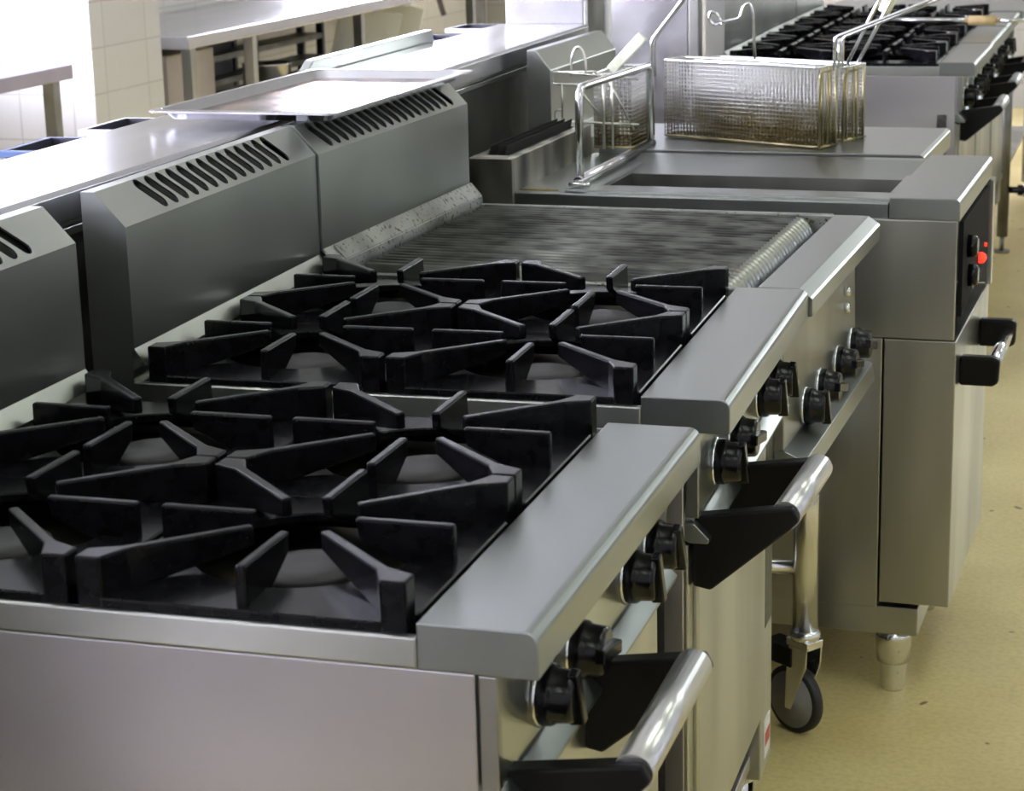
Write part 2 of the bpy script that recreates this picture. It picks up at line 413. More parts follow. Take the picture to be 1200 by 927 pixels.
def make_range(full=True):
    R = empty('gas_range', (0, 0, 0))
    w = .596
    # body
    bm = NB()
    box(bm, -.75, -.051, 0, .012, .24, .862)
    box(bm, -.75, -.051, w - .012, w, .24, .862)
    box(bm, -.75, -.735, .012, w - .012, .24, .862)
    box(bm, -.735, -.06, .012, w - .012, .24, .26)
    link('body', bm, 'steel_panel', R, bevel=.0015)
    # corner posts in front of each side panel
    for y0 in (0, w - .014):
        bm = NB(); box(bm, -.049, -.034, y0 + .001, y0 + .013, .765, .861)
        link('corner_trim', bm, 'steel', R, bevel=.0015)
    # hob pan: raised rim, folded skirt, liner
    bm = NB()
    xi = -.0977
    for (a, b2, c, d) in ((-.735, xi, 0, .009), (-.735, xi, w - .009, w), (-.735, -.690, .009, w - .009)):
        box(bm, a, b2, c, d, .862, .888)
    link('hob_frame', bm, 'steel_long', R, bevel=.002)
    bm = NB()
    box(bm, -.690, xi + .001, .009, w - .009, .850, .862)
    link('hob_liner', bm, 'liner', R)
    # ledge with rounded nose
    bm = NB()
    prism(bm, nose_profile(xi), 'y', 0, w)
    link('front_ledge', bm, 'steel_top', R, bevel=.0012, angle=.9)
    splashback(R, w)
    # burners
    for bx in (-.2475, -.543):
        for by in (.150, .4535):
            b = NB()
            lathe(b, [(.060, 0), (.058, .004), (.044, .006), (.040, .012)], (bx, by, .862), (0, 0, 1))
            base = link('burner', b, 'liner', R)
            b = NB()
            lathe(b, [(.040, 0), (.043, .003), (.043, .010), (.030, .014), (.012, .0145)], (bx, by, .874), (0, 0, 1))
            link('burner_cap', b, 'burner', base)
    # control panel (slightly raked) with lower lip
    bm = NB()
    prism(bm, [(-.075, .862), (-.044, .862), (-.042, .757), (-.075, .757)], 'y', .013, w - .013)
    link('control_panel', bm, 'steel_long', R, bevel=.001)
    bm = NB()
    prism(bm, [(-.06, .757), (-.040, .757), (-.023, .740), (-.025, .735), (-.045, .735), (-.06, .742)], 'y', .004, w - .004)
    link('panel_lip', bm, 'steel_top', R, bevel=.001)
    bm = NB()
    for y in (.205, .505):
        lathe(bm, [(.007, 0), (.006, .004)], (-.042, y, .83), (1, 0, 0), n=12)
    link('panel_screws', bm, 'chrome', R)
    for y, rt in ((.144, .15), (.249, 1.45), (.446, .1), (.541, .25)):
        make_knob(R, y, .789, rt)
    # oven front
    bm = NB()
    box(bm, -.075, -.046, .001, .028, .325, .733)
    link('door_stile', bm, 'steel', R, bevel=.002)
    bm = NB(); box(bm, -.075, -.046, .502, w - .001, .225, .733)
    link('door_stile', bm, 'steel', R, bevel=.002)
    bm = NB(); box(bm, -.072, -.040, .031, .499, .33, .728)
    d = link('oven_door', bm, 'steel', R, bevel=.003)
    make_handle(d, 'door_handle', .058, .058, .290, .766)
    bm = NB(); box(bm, -.10, -.073, .0, w, .26, .757)
    link('inner_front', bm, 'void', R)
    for (lx, ly) in ((-.09, .045), (-.09, w - .045), (-.66, .045), (-.66, w - .045)):
        bm = NB(); cyl(bm, (lx, ly, .24), (lx, ly, .2), .021); cyl(bm, (lx, ly, .2), (lx, ly, .03), .019)
        lg = link('leg', bm, 'chrome', R)
        bm = NB(); lathe(bm, [(.03, 0), (.032, .02), (.027, .035), (.022, .04)], (lx, ly, 0), (0, 0, 1))
        link('leg_foot', bm, 'rubber', lg)
    return R

# grate: two burners long
def make_grate():
    """cast iron pan support, origin at its near-front corner underside; spans x -.286..0, y 0.. .586"""
    W, Lb, zb = .286, .293, 0.0
    root = empty('burner_grate', (0, 0, 0))
    fr = NB()
    zp0, zp1, zf = .028, .034, .068     # plate bottom, plate top, fin top (origin z = .862)
    nseg = 32
    for k in range(2):
        cx, cy = -W / 2, Lb * (k + .5)
        # plate with round opening
        outer = []; inner = []
        for i in range(nseg):
            t = 2 * PI * (i + .5) / nseg; c, s = math.cos(t), math.sin(t)
            m = max(abs(c) / (W / 2), abs(s) / (Lb / 2))
            outer.append((cx + c / m, cy + s / m)); 
            ri = .098
            inner.append((cx + c * ri, cy + s * ri))
        ot = [fr.verts.new((x, y, zp1)) for x, y in outer]; ob = [fr.verts.new((x, y, .008)) for x, y in outer]
        it = [fr.verts.new((x, y, zp1 + .003)) for x, y in inner]; ib = [fr.verts.new((x, y, zp0)) for x, y in inner]
        o2 = [fr.verts.new((cx + (x - cx) * .95, cy + (y - cy) * .95, zp0)) for x, y in outer]
        o3 = [fr.verts.new((cx + (x - cx) * .965, cy + (y - cy) * .965, .008)) for x, y in outer]
        for i in range(nseg):
            j = (i + 1) % nseg
            fr.faces.new([ot[i], ot[j], it[j], it[i]]); fr.faces.new([it[i], it[j], ib[j], ib[i]])
            fr.faces.new([ob[i], ob[j], ot[j], ot[i]]); fr.faces.new([ib[i], ib[j], o2[j], o2[i]])
            fr.faces.new([o2[i], o2[j], o3[j], o3[i]]); fr.faces.new([o3[i], o3[j], ob[j], ob[i]])
    # nub feet
    for x in (-.02, -W + .02):
        for y in (.02, Lb, 2 * Lb - .02): box(fr, x - .008, x + .008, y - .008, y + .008, 0, .010)
    link('grate_frame', fr, 'iron', root, bevel=.0015, seg=1)
    for k in range(2):
        cx, cy = -W / 2, Lb * (k + .5)
        hw, hl = W / 2 - .001, Lb / 2 - .001
        for sx in (-1, 1):
            for sy in (-1, 1):
                b = NB()
                d = Vector((sx * hw, sy * hl)).normalized(); n = Vector((-d.y, d.x))
                c0 = Vector((cx, cy))
                tip = c0 + Vector((sx * .033, sy * .038)); mid = c0 + Vector((sx * (hw - .030), sy * (hl - .030)))
                tw = .0048
                plan = [tip + n * tw, tip - n * tw, mid - n * .0055,
                        c0 + Vector((sx * hw, sy * (hl - .022))) if n.dot(Vector((sx, -sy))) < 0 else c0 + Vector((sx * (hw - .022), sy * hl)),
                        c0 + Vector((sx * hw, sy * hl)),
                        c0 + Vector((sx * (hw - .022), sy * hl)) if n.dot(Vector((sx, -sy))) < 0 else c0 + Vector((sx * hw, sy * (hl - .022))),
                        mid + n * .0055]
                # order check
                area = sum(plan[i].x * plan[(i + 1) % 7].y - plan[(i + 1) % 7].x * plan[i].y for i in range(7))
                top = []; bot = []
                for i, p in enumerate(plan):
                    istip = i in (0, 1)
                    top.append(b.verts.new((p.x, p.y, zf)))
                    if istip: q = p; zz = zf - .017
                    else: q = p; zz = zp1 - .003 if i not in (3, 4, 5) else .004
                    bot.append(b.verts.new((q.x, q.y, zz)))
                m_ = 7
                for i in range(m_):
                    j = (i + 1) % m_; b.faces.new([bot[i], bot[j], top[j], top[i]])
                b.faces.new(top); 
                bmesh.ops.triangulate(b, faces=[b.faces.new(bot[::-1])])
                link('grate_fin', b, 'iron', root, bevel=.0022, seg=2)
        for (dx, dy) in ((1, 0), (-1, 0), (0, 1), (0, -1)):
            b = NB()
            rad = hw if dx else hl
            n = Vector((-dy, dx)); d = Vector((dx, dy)); c0 = Vector((cx, cy))
            r0, r1, rw = .046, rad - .008, .105
            def V(r, o, z): p = c0 + d * r + n * o; return b.verts.new((p.x, p.y, z))
            t = .0046; t2 = .0058
            L_ = [V(r0, t, zf), V(r1, t, zf), V(r1, t2, zp1 - .003), V(rw - .012, t2, zp1 - .004), V(r0 + .003, t, zf - .018)]
            R_ = [V(r0, -t, zf), V(r1, -t, zf), V(r1, -t2, zp1 - .003), V(rw - .012, -t2, zp1 - .004), V(r0 + .003, -t, zf - .018)]
            for i in range(5):
                j = (i + 1) % 5; b.faces.new([L_[i], L_[j], R_[j], R_[i]])
            b.faces.new(L_); b.faces.new(R_[::-1])
            link('grate_fin', b, 'iron', root, bevel=.0022, seg=2)
    return root

# ------------------------------------------------------------------ the ranges
UA = (0, 0, .0065)
UB = (.0042, .7078, .0223)
UC = (-.0045, 1.3065, -.0219)
UF = (.117, 2.0808, -.0226)
UD = (-.062, 4.41, .0)
UE = (-.066, 5.030, .0)
UG = (-.068, 5.655, .0)

def place(o, u, lx=0, ly=0, z=0):
    c, s = math.cos(u[2]), math.sin(u[2])
    o.location = (u[0] + c * lx - s * ly, u[1] + s * lx + c * ly, z); o.rotation_euler = (0, 0, u[2])
    return o

rangeA = make_range()
tag(rangeA, 'nearest stainless steel gas range, its whole left side panel filling the foreground', 'range')
rangeB = copy_tree(rangeA)
rangeD = copy_tree(rangeA)
rangeE = copy_tree(rangeA)
rangeG = copy_tree(rangeA)
rangeA['label'] = 'nearest stainless steel gas range, its side panel filling the foreground'
tag(rangeB, 'stainless steel gas range standing between the nearest range and the chargrill', 'range')
tag(rangeD, 'distant gas range whose pale end panel shows just past the fryer baskets', 'range')
tag(rangeE, 'distant gas range with a steel rod lying on it, second in the far row', 'range')
tag(rangeG, 'furthest gas range, behind the steel rod at the upper right corner', 'range')
for r, u in ((rangeA, UA), (rangeB, UB), (rangeD, UD), (rangeE, UE), (rangeG, UG)): place(r, u)
for r in (rangeA, rangeB, rangeD, rangeE, rangeG): r['group'] = 'gas ranges'

# B extras: rating plate, sticker, slightly skewed handle
for d in kids(rangeB):
    if d.name.startswith('oven_door'):
        for h in kids(d):
            for k in kids(h): bpy.data.objects.remove(k)
            bpy.data.objects.remove(h)
        make_handle(d, 'door_handle', .056, .030, .222, .765, skew=.010)
bm = NB(); box(bm, -.0465, -.0445, .528, .582, .44, .70); link('rating_plate', bm, 'label_dark', rangeB)['label'] = 'dark rating plate'
bm = NB(); box(bm, -.0465, -.0445, .53, .575, .245, .30); st = link('door_sticker', bm, 'white_sticker', rangeB)
bm = NB(); box(bm, -.0447, -.0440, .535, .570, .262, .282); link('sticker_print', bm, 'red_ink', st)

grate0 = make_grate()
def put_grate(g, u, rear, label):
    place(g, u, -.398 if rear else -.106, .005, .862); tag(g, label, 'burner grate', 'cast iron burner grates')
put_grate(grate0, UA, False, 'black cast iron grate on the nearest range, the one alongside its steel front ledge')
for u, rear, lab in ((UA, True, 'black cast iron grate under the nearest range splashback, cut by the left picture edge'),
                     (UB, False, 'black cast iron grate on the middle range, the one alongside its steel front ledge'),
                     (UB, True, 'black cast iron grate on the middle range, the one under its slotted splashback'),
                     (UD, False, 'distant cast iron grate beside the front ledge of the range past the baskets'),
                     (UD, True, 'distant cast iron grate against the splashback of the range past the baskets'),
                     (UE, False, 'distant cast iron grate by the front ledge, with the rod sleeve just beyond it'),
                     (UE, True, 'distant cast iron grate at the splashback of the second far range'),
                     (UG, False, 'furthest cast iron grate, behind the rod, alongside the last front ledge'),
                     (UG, True, 'furthest cast iron grate, against the splashback of the last range')):
    put_grate(copy_tree(grate0), u, rear, lab)

# ------------------------------------------------------------------ chargrill
CH = place(empty('chargrill', (0, 0, 0)), UC)
tag(CH, 'stainless steel chargrill between the middle range and the fryer, on castor legs', 'chargrill')
w = .590
bm = NB()
box(bm, -.75, -.045, 0, .012, .60, .862); box(bm, -.75, -.045, w - .012, w, .60, .862); box(bm, -.75, -.735, .012, w - .012, .60, .862)
box(bm, -.735, -.06, .012, w - .012, .60, .612)
link('body', bm, 'steel_panel', CH, bevel=.0015)
bm = NB(); prism(bm, nose_profile(-.074, chamfer=True), 'y', 0, w); link('front_ledge', bm, 'steel_top', CH, bevel=.001, angle=.9)
bm = NB()
box(bm, -.735, -.074, 0, .012, .862, .896); box(bm, -.735, -.074, w - .018, w, .862, .902); box(bm, -.735, -.672, .012, w - .018, .862, .896)
link('grill_surround', bm, 'steel_grease', CH, bevel=.002)
bm = NB(); box(bm, -.672, -.074, .012, w - .018, .80, .812); link('drip_pan', bm, 'void', CH)
splashback(CH, w, y0=-.031, zbend=.935, skirt=(-.674, .914), slots=[.032 + .0297 * k for k in range(18)])
bm = NB(); prism(bm, [(-.693, .9365), (-.675, .9160), (-.671, .896), (-.673, .893), (-.694, .93)], 'y', 0, w); link('splash_skirt', bm, 'steel_grease', CH)
bm = NB(); prism(bm, [(-.07, .862), (-.040, .862), (-.036, .672), (-.07, .672)], 'y', .0, w); link('control_panel', bm, 'steel', CH, bevel=.0015)
for y, rt in ((.153, .1), (.270, 1.35), (.420, 1.4), (.555, 1.3)): make_knob(CH, y, .697, rt, x=-.037)
bm = NB()
for z in (.795, .768): lathe(bm, [(.008, 0), (.009, .004), (.006, .008)], (-.038, .495, z), (1, 0, 0), n=12)
link('igniter_button', bm, 'chrome', CH)
# slanted drip-drawer pull
bm = NB(); prism(bm, [(-.05, .672), (-.034, .672), (-.006, .660), (-.003, .632), (-.010, .627), (-.014, .652), (-.05, .660)], 'y', -.004, w - .01)
link('drawer_pull', bm, 'steel_top', CH, bevel=.001)
bm = NB(); prism(bm, [(-.06, .65), (-.034, .645), (-.022, .60), (-.026, .596), (-.06, .60)], 'y', .0, w - .06); link('grease_drawer', bm, 'steel', CH, bevel=.001)
# stand: tube legs, cross bars, castors
for lx, ly in ((-.11, .575), (-.11, .03), (-.68, .575), (-.68, .03)):
    bm = NB(); cyl(bm, (lx, ly, .60), (lx, ly, .185), .0215, n=28)
    lg = link('leg', bm, 'chrome', CH)
    bm = NB(); lathe(bm, [(.024, 0), (.026, .006), (.026, .012), (.022, .018)], (lx, ly, .175), (0, 0, 1)); link('leg_collar', bm, 'chrome', lg)
    # castor, yawed
    rz = math.radians(56)
    mx = Matrix.Translation((lx, ly, 0)) @ Matrix.Rotation(rz, 4, 'Z')
    # wheel axis local x, offset trailing
    bm = NB()
    def tw_(p): return mx @ Vector(p)
    prof = [(.010, -.012), (.046, -.012), (.050, -.010), (.050, .010), (.046, .012), (.010, .012)]
    ax = (mx.to_3x3() @ Vector((1, 0, 0))); ctr = tw_((0, .022, .060))
    lathe(bm, [(.049, -.0095), (.056, -.0105), (.060, -.007), (.060, .007), (.056, .0105), (.049, .0095)], ctr, ax, n=36)
    wh = link('castor_wheel', bm, 'rubber', lg)
    bm = NB(); lathe(bm, [(.012, -.015), (.013, -.012), (.050, -.0108), (.050, .0108), (.013, .012), (.012, .015)], ctr, ax, n=36)
    link('wheel_disc', bm, 'grey_wheel', wh)
    bm = NB()
    for sx in (-1, 1):
        vs = [(sx * .016, .020, .165), (sx * .016, -.022, .165), (sx * .016, -.020, .13), (sx * .016, .015, .046), (sx * .016, .028, .046), (sx * .016, .026, .11)]
        A = [bm.verts.new(tw_(v)) for v in vs]; B = [bm.verts.new(tw_((v[0] + sx * .003, v[1], v[2]))) for v in vs]
        for i in range(6): bm.faces.new([A[i], A[(i + 1) % 6], B[(i + 1) % 6], B[i]])
        bm.faces.new(A); bm.faces.new(B[::-1])
    box(bm, -.019, .019, -.024, .026, .162, .176, mx=mx)
    link('castor_fork', bm, 'chrome', lg, bevel=.001)
    bm = NB(); box(bm, -.022, .022, .012, .082, .122, .158, mx=mx); link('castor_brake', bm, 'black_matt', lg, bevel=.004)
    if ly > .3 and lx > -.3:
        bm = NB(); box(bm, -.008, .008, .077, .090, .130, .143, mx=mx); link('brake_tab', bm, 'orange', lg, bevel=.002)
bm = NB()
for a, b2 in (((-.68, .03, .30), (-.68, .575, .30)), ((-.68, .575, .30), (-.11, .575, .30))): cyl(bm, a, b2, .012)
link('cross_bar', bm, 'chrome', CH)
bm = NB(); box(bm, -.70, -.30, .03, .56, .285, .30); link('undershelf', bm, 'steel_dark', CH, bevel=.002)

# grill grate: ribs running front to back with rolled tips (one liftable casting in the picture)
GG = place(empty('grill_grate', (0, 0, 0)), UC, 0, 0, 0)
tag(GG, 'dark ribbed cast iron cooking grid filling the top of the chargrill', 'grill grate')
nr = 26; y0, y1 = .020, .560; pitch = (y1 - y0) / nr
bm = NB(); tips = NB()
prism(bm, [(-.655, .884), (-.655, .892), (-.145, .888), (-.145, .878)], 'y', y0 + .002, y1 - .002)
for k in range(nr):
    ya = y0 + k * pitch + .0035; yb = y0 + (k + 1) * pitch - .0035; ym = (ya + yb) / 2
    sec = [(ya, 0), (ya + .003, .011), (ym, .0135), (yb - .003, .011), (yb, 0)]
    xs = [(-.655, .893), (-.30, .891), (-.128, .889)]
    rings = [[bm.verts.new((x, yy, z + h)) for yy, h in sec] for x, z in xs]
    for a, b2 in zip(rings, rings[1:]):
        for i in range(4):
            f = bm.faces.new([a[i], a[i + 1], b2[i + 1], b2[i]]); f.smooth = True
    bm.faces.new(rings[0]); 
    # rolled tip
    rr = []
    for j in range(7):
        t = j / 6 * PI * .6
        cxx = -.128 + .016 * math.sin(t); zc = .889 - .026 * (1 - math.cos(t))
        k2 = math.cos(t * .75)
        rr.append([tips.verts.new((cxx + h * math.sin(t), yy, zc + h * math.cos(t))) for yy, h in sec])
    for a, b2 in zip(rr, rr[1:]):
        for i in range(4):
            f = tips.faces.new([a[i], a[i + 1], b2[i + 1], b2[i]]); f.smooth = True
    tips.faces.new(rr[-1])
link('grate_ribs', bm, 'grill', GG)
link('rolled_rib_ends', tips, 'grill_tip', GG)['label'] = 'pale shiny curled rib ends'

# ------------------------------------------------------------------ fryer
FR = place(empty('deep_fryer', (0, 0, 0)), UF)
tag(FR, 'stainless steel deep fryer past the chargrill, with open tank and red pilot lamp', 'fryer')
FW = .523
bm = NB()
box(bm, -.80, -.004, 0, .010, .658, .863); box(bm, -.80, -.004, FW - .01, FW, .658, .863); box(bm, -.80, -.79, .01, FW - .01, .658, .863)
link('upper_body', bm, 'steel', FR, bevel=.002)
bm = NB(); box(bm, -.80, -.1245, .001, FW, .166, .656); link('lower_body', bm, 'steel', FR, bevel=.002)
bm = NB(); box(bm, -.122, 0, .001, FW, .178, .656); dr = link('cabinet_door', bm, 'steel', FR, bevel=.002)
# handle on door
h = NB(); cyl(h, (.052, .075, .594), (.052, .37, .594), .0125, n=20); hb = link('door_handle', h, 'chrome', dr)
for yy in (.07, .375):
    b = NB(); prism(b, [(0, .618), (0, .566), (.056, .566), (.066, .572), (.068, .612), (.060, .618)], 'y', yy - .012, yy + .012)
    link('handle_bracket', b, 'black_matt', hb, bevel=.006, seg=3)
bm = NB(); box(bm, -.78, -.054, .012, FW - .02, .114, .166); link('plinth', bm, 'steel', FR, bevel=.002)
for lx, ly in ((-.10, .045), (-.10, FW - .05), (-.72, .045), (-.72, FW - .05)):
    bm = NB(); lathe(bm, [(.020, 0), (.0215, .004), (.0235, .050), (.0235, .052), (.029, .054), (.032, .100), (.033, .114)], (lx, ly, 0), (0, 0, 1)); link('leg', bm, 'chrome', FR)
# front control cap
bm = NB(); prism(bm, nose_profile(-.118, drop=.037, r=.010), 'y', 0, FW); link('front_cap', bm, 'steel_top', FR, bevel=.0015, angle=.9)
# deck rails round the tank
bm = NB()
box(bm, -.70, -.120, .030, .098, .858, .893); prism(bm, [(.302, .858), (.302, .877), (.306, .880), (.470, .896), (.500, .896), (.500, .858)], 'x', -.70, -.120)
box(bm, -.790, -.655, .010, FW, .858, .890); box(bm, -.132, -.120, .098, .302, .858, .893); box(bm, -.7, -.12, .006, .030, .858, .890)
link('deck', bm, 'steel_top', FR, bevel=.003)
bm = NB()
for a in ((-.655, -.650, .098, .302), (-.137, -.132, .098, .302), (-.65, -.137, .098, .102), (-.65, -.137, .298, .302)): box(bm, a[0], a[1], a[2], a[3], .70, .884)
box(bm, -.65, -.137, .102, .298, .70, .706)
link('tank', bm, 'steel_dark', FR)
bm = NB(); box(bm, -.649, -.138, .1025, .2975, .79, .80); link('oil', bm, 'oil', FR)
bm = NB(); prism(bm, [(-.785, .034), (-.735, .030), (-.712, .036), (-.735, .050), (-.775, .047)], 'z', .8895, .8915); link('grease_patch', bm, 'grease', FR)['label'] = 'yellow-brown baked grease patch'
# control fascia
bm = NB(); prism(bm, [(.045, .855), (.045, .690), (.455, .725), (.455, .855)], 'x', -.006, .002); fp = link('control_fascia', bm, 'fascia_black', FR, bevel=.001)
bm = NB(); lathe(bm, [(.010, 0), (.010, .006), (.007, .011), (.003, .013)], (.002, .305, .745), (1, 0, 0)); link('pilot_lamp', bm, 'red_lamp', fp)['label'] = 'glowing red pilot lamp'
bm = NB(); lathe(bm, [(.004, 0), (.003, .004)], (.002, .400, .752), (1, 0, 0)); link('pilot_lamp', bm, 'red_lamp', fp)
for yy, zz in ((.12, .80), (.14, .745)):
    bm = NB(); lathe(bm, [(.02, 0), (.018, .014), (.014, .017)], (.002, yy, zz), (1, 0, 0)); link('dial', bm, 'black', fp)
bm = NB(); prism(bm, [(.19, .735), (.23, .735), (.215, .705)], 'x', .0015, .003); link('fascia_sticker', bm, 'white_sticker', fp)
bm = NB(); box(bm, -.004, .006, FW - .03, FW - .002, .658, .860); link('fascia_edge', bm, 'steel', FR, bevel=.001)
# flue box at the rear
bm = NB()
box(bm, -.871, -.787, 0, .010, .70, .950); box(bm, -.871, -.787, .49, .50, .70, .950)
box(bm, -.871, -.861, .01, .49, .70, .950); box(bm, -.797, -.787, .01, .49, .70, .950)
box(bm, -.861, -.853, .01, .49, .94, .951); box(bm, -.807, -.797, .01, .49, .94, .951); box(bm, -.853, -.807, .01, .04, .94, .951); box(bm, -.853, -.807, .46, .49, .94, .951)
link('flue_box', bm, 'steel_flue', FR, bevel=.001)
bm = NB()
for k, xx in enumerate((-.853, -.838, -.823)):
    prism(bm, [(xx, .935), (xx + .009, .966), (xx + .0105, .966), (xx + .003, .935)], 'y', .05, .455)
link('flue_vanes', bm, 'void', FR)

# neutral worktop unit past the fryer
NU = place(empty('neutral_worktop', (0, 0, 0)), UF, 0, .527)
tag(NU, 'low steel worktop section just past the fryer tank, with baskets standing on it', 'worktop unit')
bm = NB(); prism(bm, [(-.78, .870), (-.78, .898), (-.138, .898), (-.130, .893), (-.130, .858), (-.16, .858), (-.16, .870)], 'y', 0, .41)
link('top', bm, 'steel_top', NU, bevel=.0015)
bm = NB(); box(bm, -.78, -.16, .005, .405, .10, .870); link('cabinet', bm, 'steel', NU, bevel=.002)
bm = NB()
prism(bm, [(-.922, .60), (-.922, 1.095), (-.903, 1.095), (-.872, 1.055), (-.872, .925), (-.84, .90), (-.84, .60)], 'y', -.02, .46)
link('splashback', bm, 'steel_long', NU, bevel=.0015)

# ------------------------------------------------------------------ baskets (wire mesh)
def mesh_panel(bm, o, u, v, nu, nv, r=.0011):
    """woven panel: o corner, u and v full edge vectors; nu wires crossing u etc."""
    o, u, v = Vector(o), Vector(u), Vector(v)
    for i in range(nu + 1): tube(bm, [o + u * i / nu, o + u * i / nu + v], r, n=3)
    for j in range(nv + 1): tube(bm, [o + v * j / nv, o + v * j / nv + u], r, n=3)

def make_basket(name, L, D, H, cell=.0082):
    """origin at near-left bottom corner; length +x, depth +y"""
    root = empty(name, (0, 0, 0))
    bm = NB()
    nL, nD, nH = int(L / cell), int(D / cell), int(H / cell)
    t = .006
    mesh_panel(bm, (0, 0, t), (L, 0, 0), (0, 0, H - t), nL, nH)
    mesh_panel(bm, (0, D, t), (L, 0, 0), (0, 0, H - t), nL, nH)
    mesh_panel(bm, (0, 0, t), (0, D, 0), (0, 0, H - t), nD, nH)
    mesh_panel(bm, (L, 0, t), (0, D, 0), (0, 0, H - t), nD, nH)
    mesh_panel(bm, (0, 0, t), (L, 0, 0), (0, D, 0), nL // 2, nD // 2)
    link('mesh', bm, 'mesh', root)
    bm = NB()
    tube(bm, round_path([(L / 2, -.002, H), (-.002, -.002, H), (-.002, D + .002, H), (L + .002, D + .002, H), (L + .002, -.002, H), (L / 2, -.002, H)], .012)[:-1], .0032, n=8, closed=True)
    link('rim', bm, 'chrome', root)
    bm = NB()
    tube(bm, round_path([(L / 2, -.002, .005), (-.002, -.002, .005), (-.002, D + .002, .005), (L + .002, D + .002, .005), (L + .002, -.002, .005), (L / 2, -.002, .005)], .01)[:-1], .0025, n=8, closed=True)
    for f in (.1, .9): tube(bm, [(0, D * f, .003), (L, D * f, .003)], .0025, n=6)
    link('base_frame', bm, 'wire_oily', root)
    return root

def end_wires(root, L, D, H):
    bm = NB()
    for f in (.12, .42, .58, .88):
        tube(bm, [(L + .004, D * f, -.0), (L + .004, D * f, H)], .0026, n=6)
    tube(bm, round_path([(L + .004, -.001, 0), (L + .004, -.001, H - .01), (L + .004, D * .55, H - .008)], .01), .0026, n=6)
    tube(bm, [(L + .004, 0, .004), (L + .004, D, .004)], .0026, n=6)
    link('end_wires', bm, 'wire_oily', root)

ang = math.atan2(-.143, .358)
cu, su = math.cos(UF[2]), math.sin(UF[2])
def F2W(x, y, z): return Vector((UF[0] + cu * x - su * y, UF[1] + su * x + cu * y, z))
Lb_, Db_, Hb_ = .372, .066, .160
bk1 = make_basket('fryer_basket', Lb_, Db_, Hb_)
bk1.location = F2W(-.690, .712, .898); bk1.rotation_euler = (0, 0, UF[2] + ang)
tag(bk1, 'largest wire mesh fryer basket, long side facing the camera on the worktop', 'fryer basket', 'fryer baskets')
end_wires(bk1, Lb_, Db_, Hb_)
def local_pts(root, pts):
    Mw = Matrix.Translation(root.location) @ Matrix.Rotation(root.rotation_euler.z, 4, 'Z')
    I = Mw.inverted()
    return [I @ F2W(*p) for p in pts]
# basket 1 handle: three uprights then a bent rod out to the front
bm = NB()
tube(bm, round_path(local_pts(bk1, [(-.318, .60, 1.055), (-.318, .60, 1.115), (-.128, .60, 1.189), (-.045, .60, 1.222)]), .008), .0034, n=8)
tube(bm, round_path(local_pts(bk1, [(-.307, .625, 1.055), (-.307, .625, 1.113), (-.120, .60, 1.187), (-.045, .60, 1.222)]), .008), .0030, n=8)
tube(bm, local_pts(bk1, [(-.312, .612, 1.055), (-.312, .612, 1.112)]), .003, n=8)
link('handle', bm, 'chrome', bk1)
bk2 = make_basket('fryer_basket', .36, .085, .150)
bk2.location = F2W(-.650, .815, .898); bk2.rotation_euler = (0, 0, UF[2] + ang)
tag(bk2, 'wire fryer basket standing directly behind the largest one, its right end poking out', 'fryer basket', 'fryer baskets')
end_wires(bk2, .36, .085, .150)
bm = NB()
tube(bm, local_pts(bk2, [(-.318, .75, 1.05), (-.262, .75, 1.165), (-.230, .75, 1.23)]), .0036, n=8)
tube(bm, local_pts(bk2, [(-.300, .77, 1.05), (-.240, .77, 1.165), (-.205, .77, 1.23)]), .0036, n=8)
hd = link('handle', bm, 'chrome', bk2)
bm = NB(); q0, q1 = local_pts(bk2, [(-.252, .78, 1.150), (-.236, .78, 1.180)]); cyl(bm, q0, q1, .013, n=12); link('handle_grip', bm, 'plastic_pale', hd)['label'] = 'pale plastic grip'
bm = NB()
tube(bm, round_path(local_pts(bk2, [(-.515, .78, 1.05), (-.513, .75, 1.150), (-.520, .75, 1.172), (-.533, .75, 1.165), (-.540, .75, 1.140), (-.580, .75, 1.132), (-.588, .75, 1.150), (-.602, .75, 1.155), (-.606, .75, 1.138), (-.594, .75, 1.126), (-.580, .75, 1.130)]), .01), .0032, n=8)
link('hanging_hook', bm, 'chrome', bk2)
bk3 = make_basket('fryer_basket', .078, .175, .150)
bk3.location = F2W(-.800, .50, .898); bk3.rotation_euler = (0, 0, UF[2])
bk3.location = F2W(-.785, .515, .898)
tag(bk3, 'smaller wire fryer basket end-on at the left, behind the thick tube frame', 'fryer basket', 'fryer baskets')
bm = NB()
tube(bm, round_path(local_pts(bk3, [(-.868, .505, 1.052), (-.868, .505, 1.028), (-.775, .505, 1.028), (-.775, .505, 1.054), (-.868, .505, 1.052)]), .006)[:-1], .0025, n=6, closed=True)
tube(bm, local_pts(bk3, [(-.868, .505, 1.054), (-.69, .505, 1.040)]), .0025, n=6)
tube(bm, local_pts(bk3, [(-.848, .505, 1.030), (-.848, .505, .96)]), .0028, n=6)
tube(bm, round_path(local_pts(bk3, [(-.848, .505, .978), (-.864, .505, .976), (-.864, .505, .954), (-.775, .505, .952), (-.690, .505, .95)]), .008), .0025, n=6)
tube(bm, local_pts(bk3, [(-.762, .505, .90), (-.762, .505, 1.05)]), .0036, n=6)
tube(bm, local_pts(bk3, [(-.744, .505, .90), (-.744, .505, 1.05)]), .0030, n=6)
tube(bm, local_pts(bk3, [(-.82, .505, 1.03), (-.765, .505, .96)]), .0025, n=6)
tube(bm, local_pts(bk3, [(-.755, .505, 1.045), (-.70, .505, .94)]), .0022, n=6)
link('hooks', bm, 'wire', bk3)
bm = NB()
arch = [(-.822 + .024 * math.cos(t) + .018 * (t / PI), .505, 1.045 + .058 * math.sin(t)) for t in [PI - PI * k / 12 for k in range(13)]]
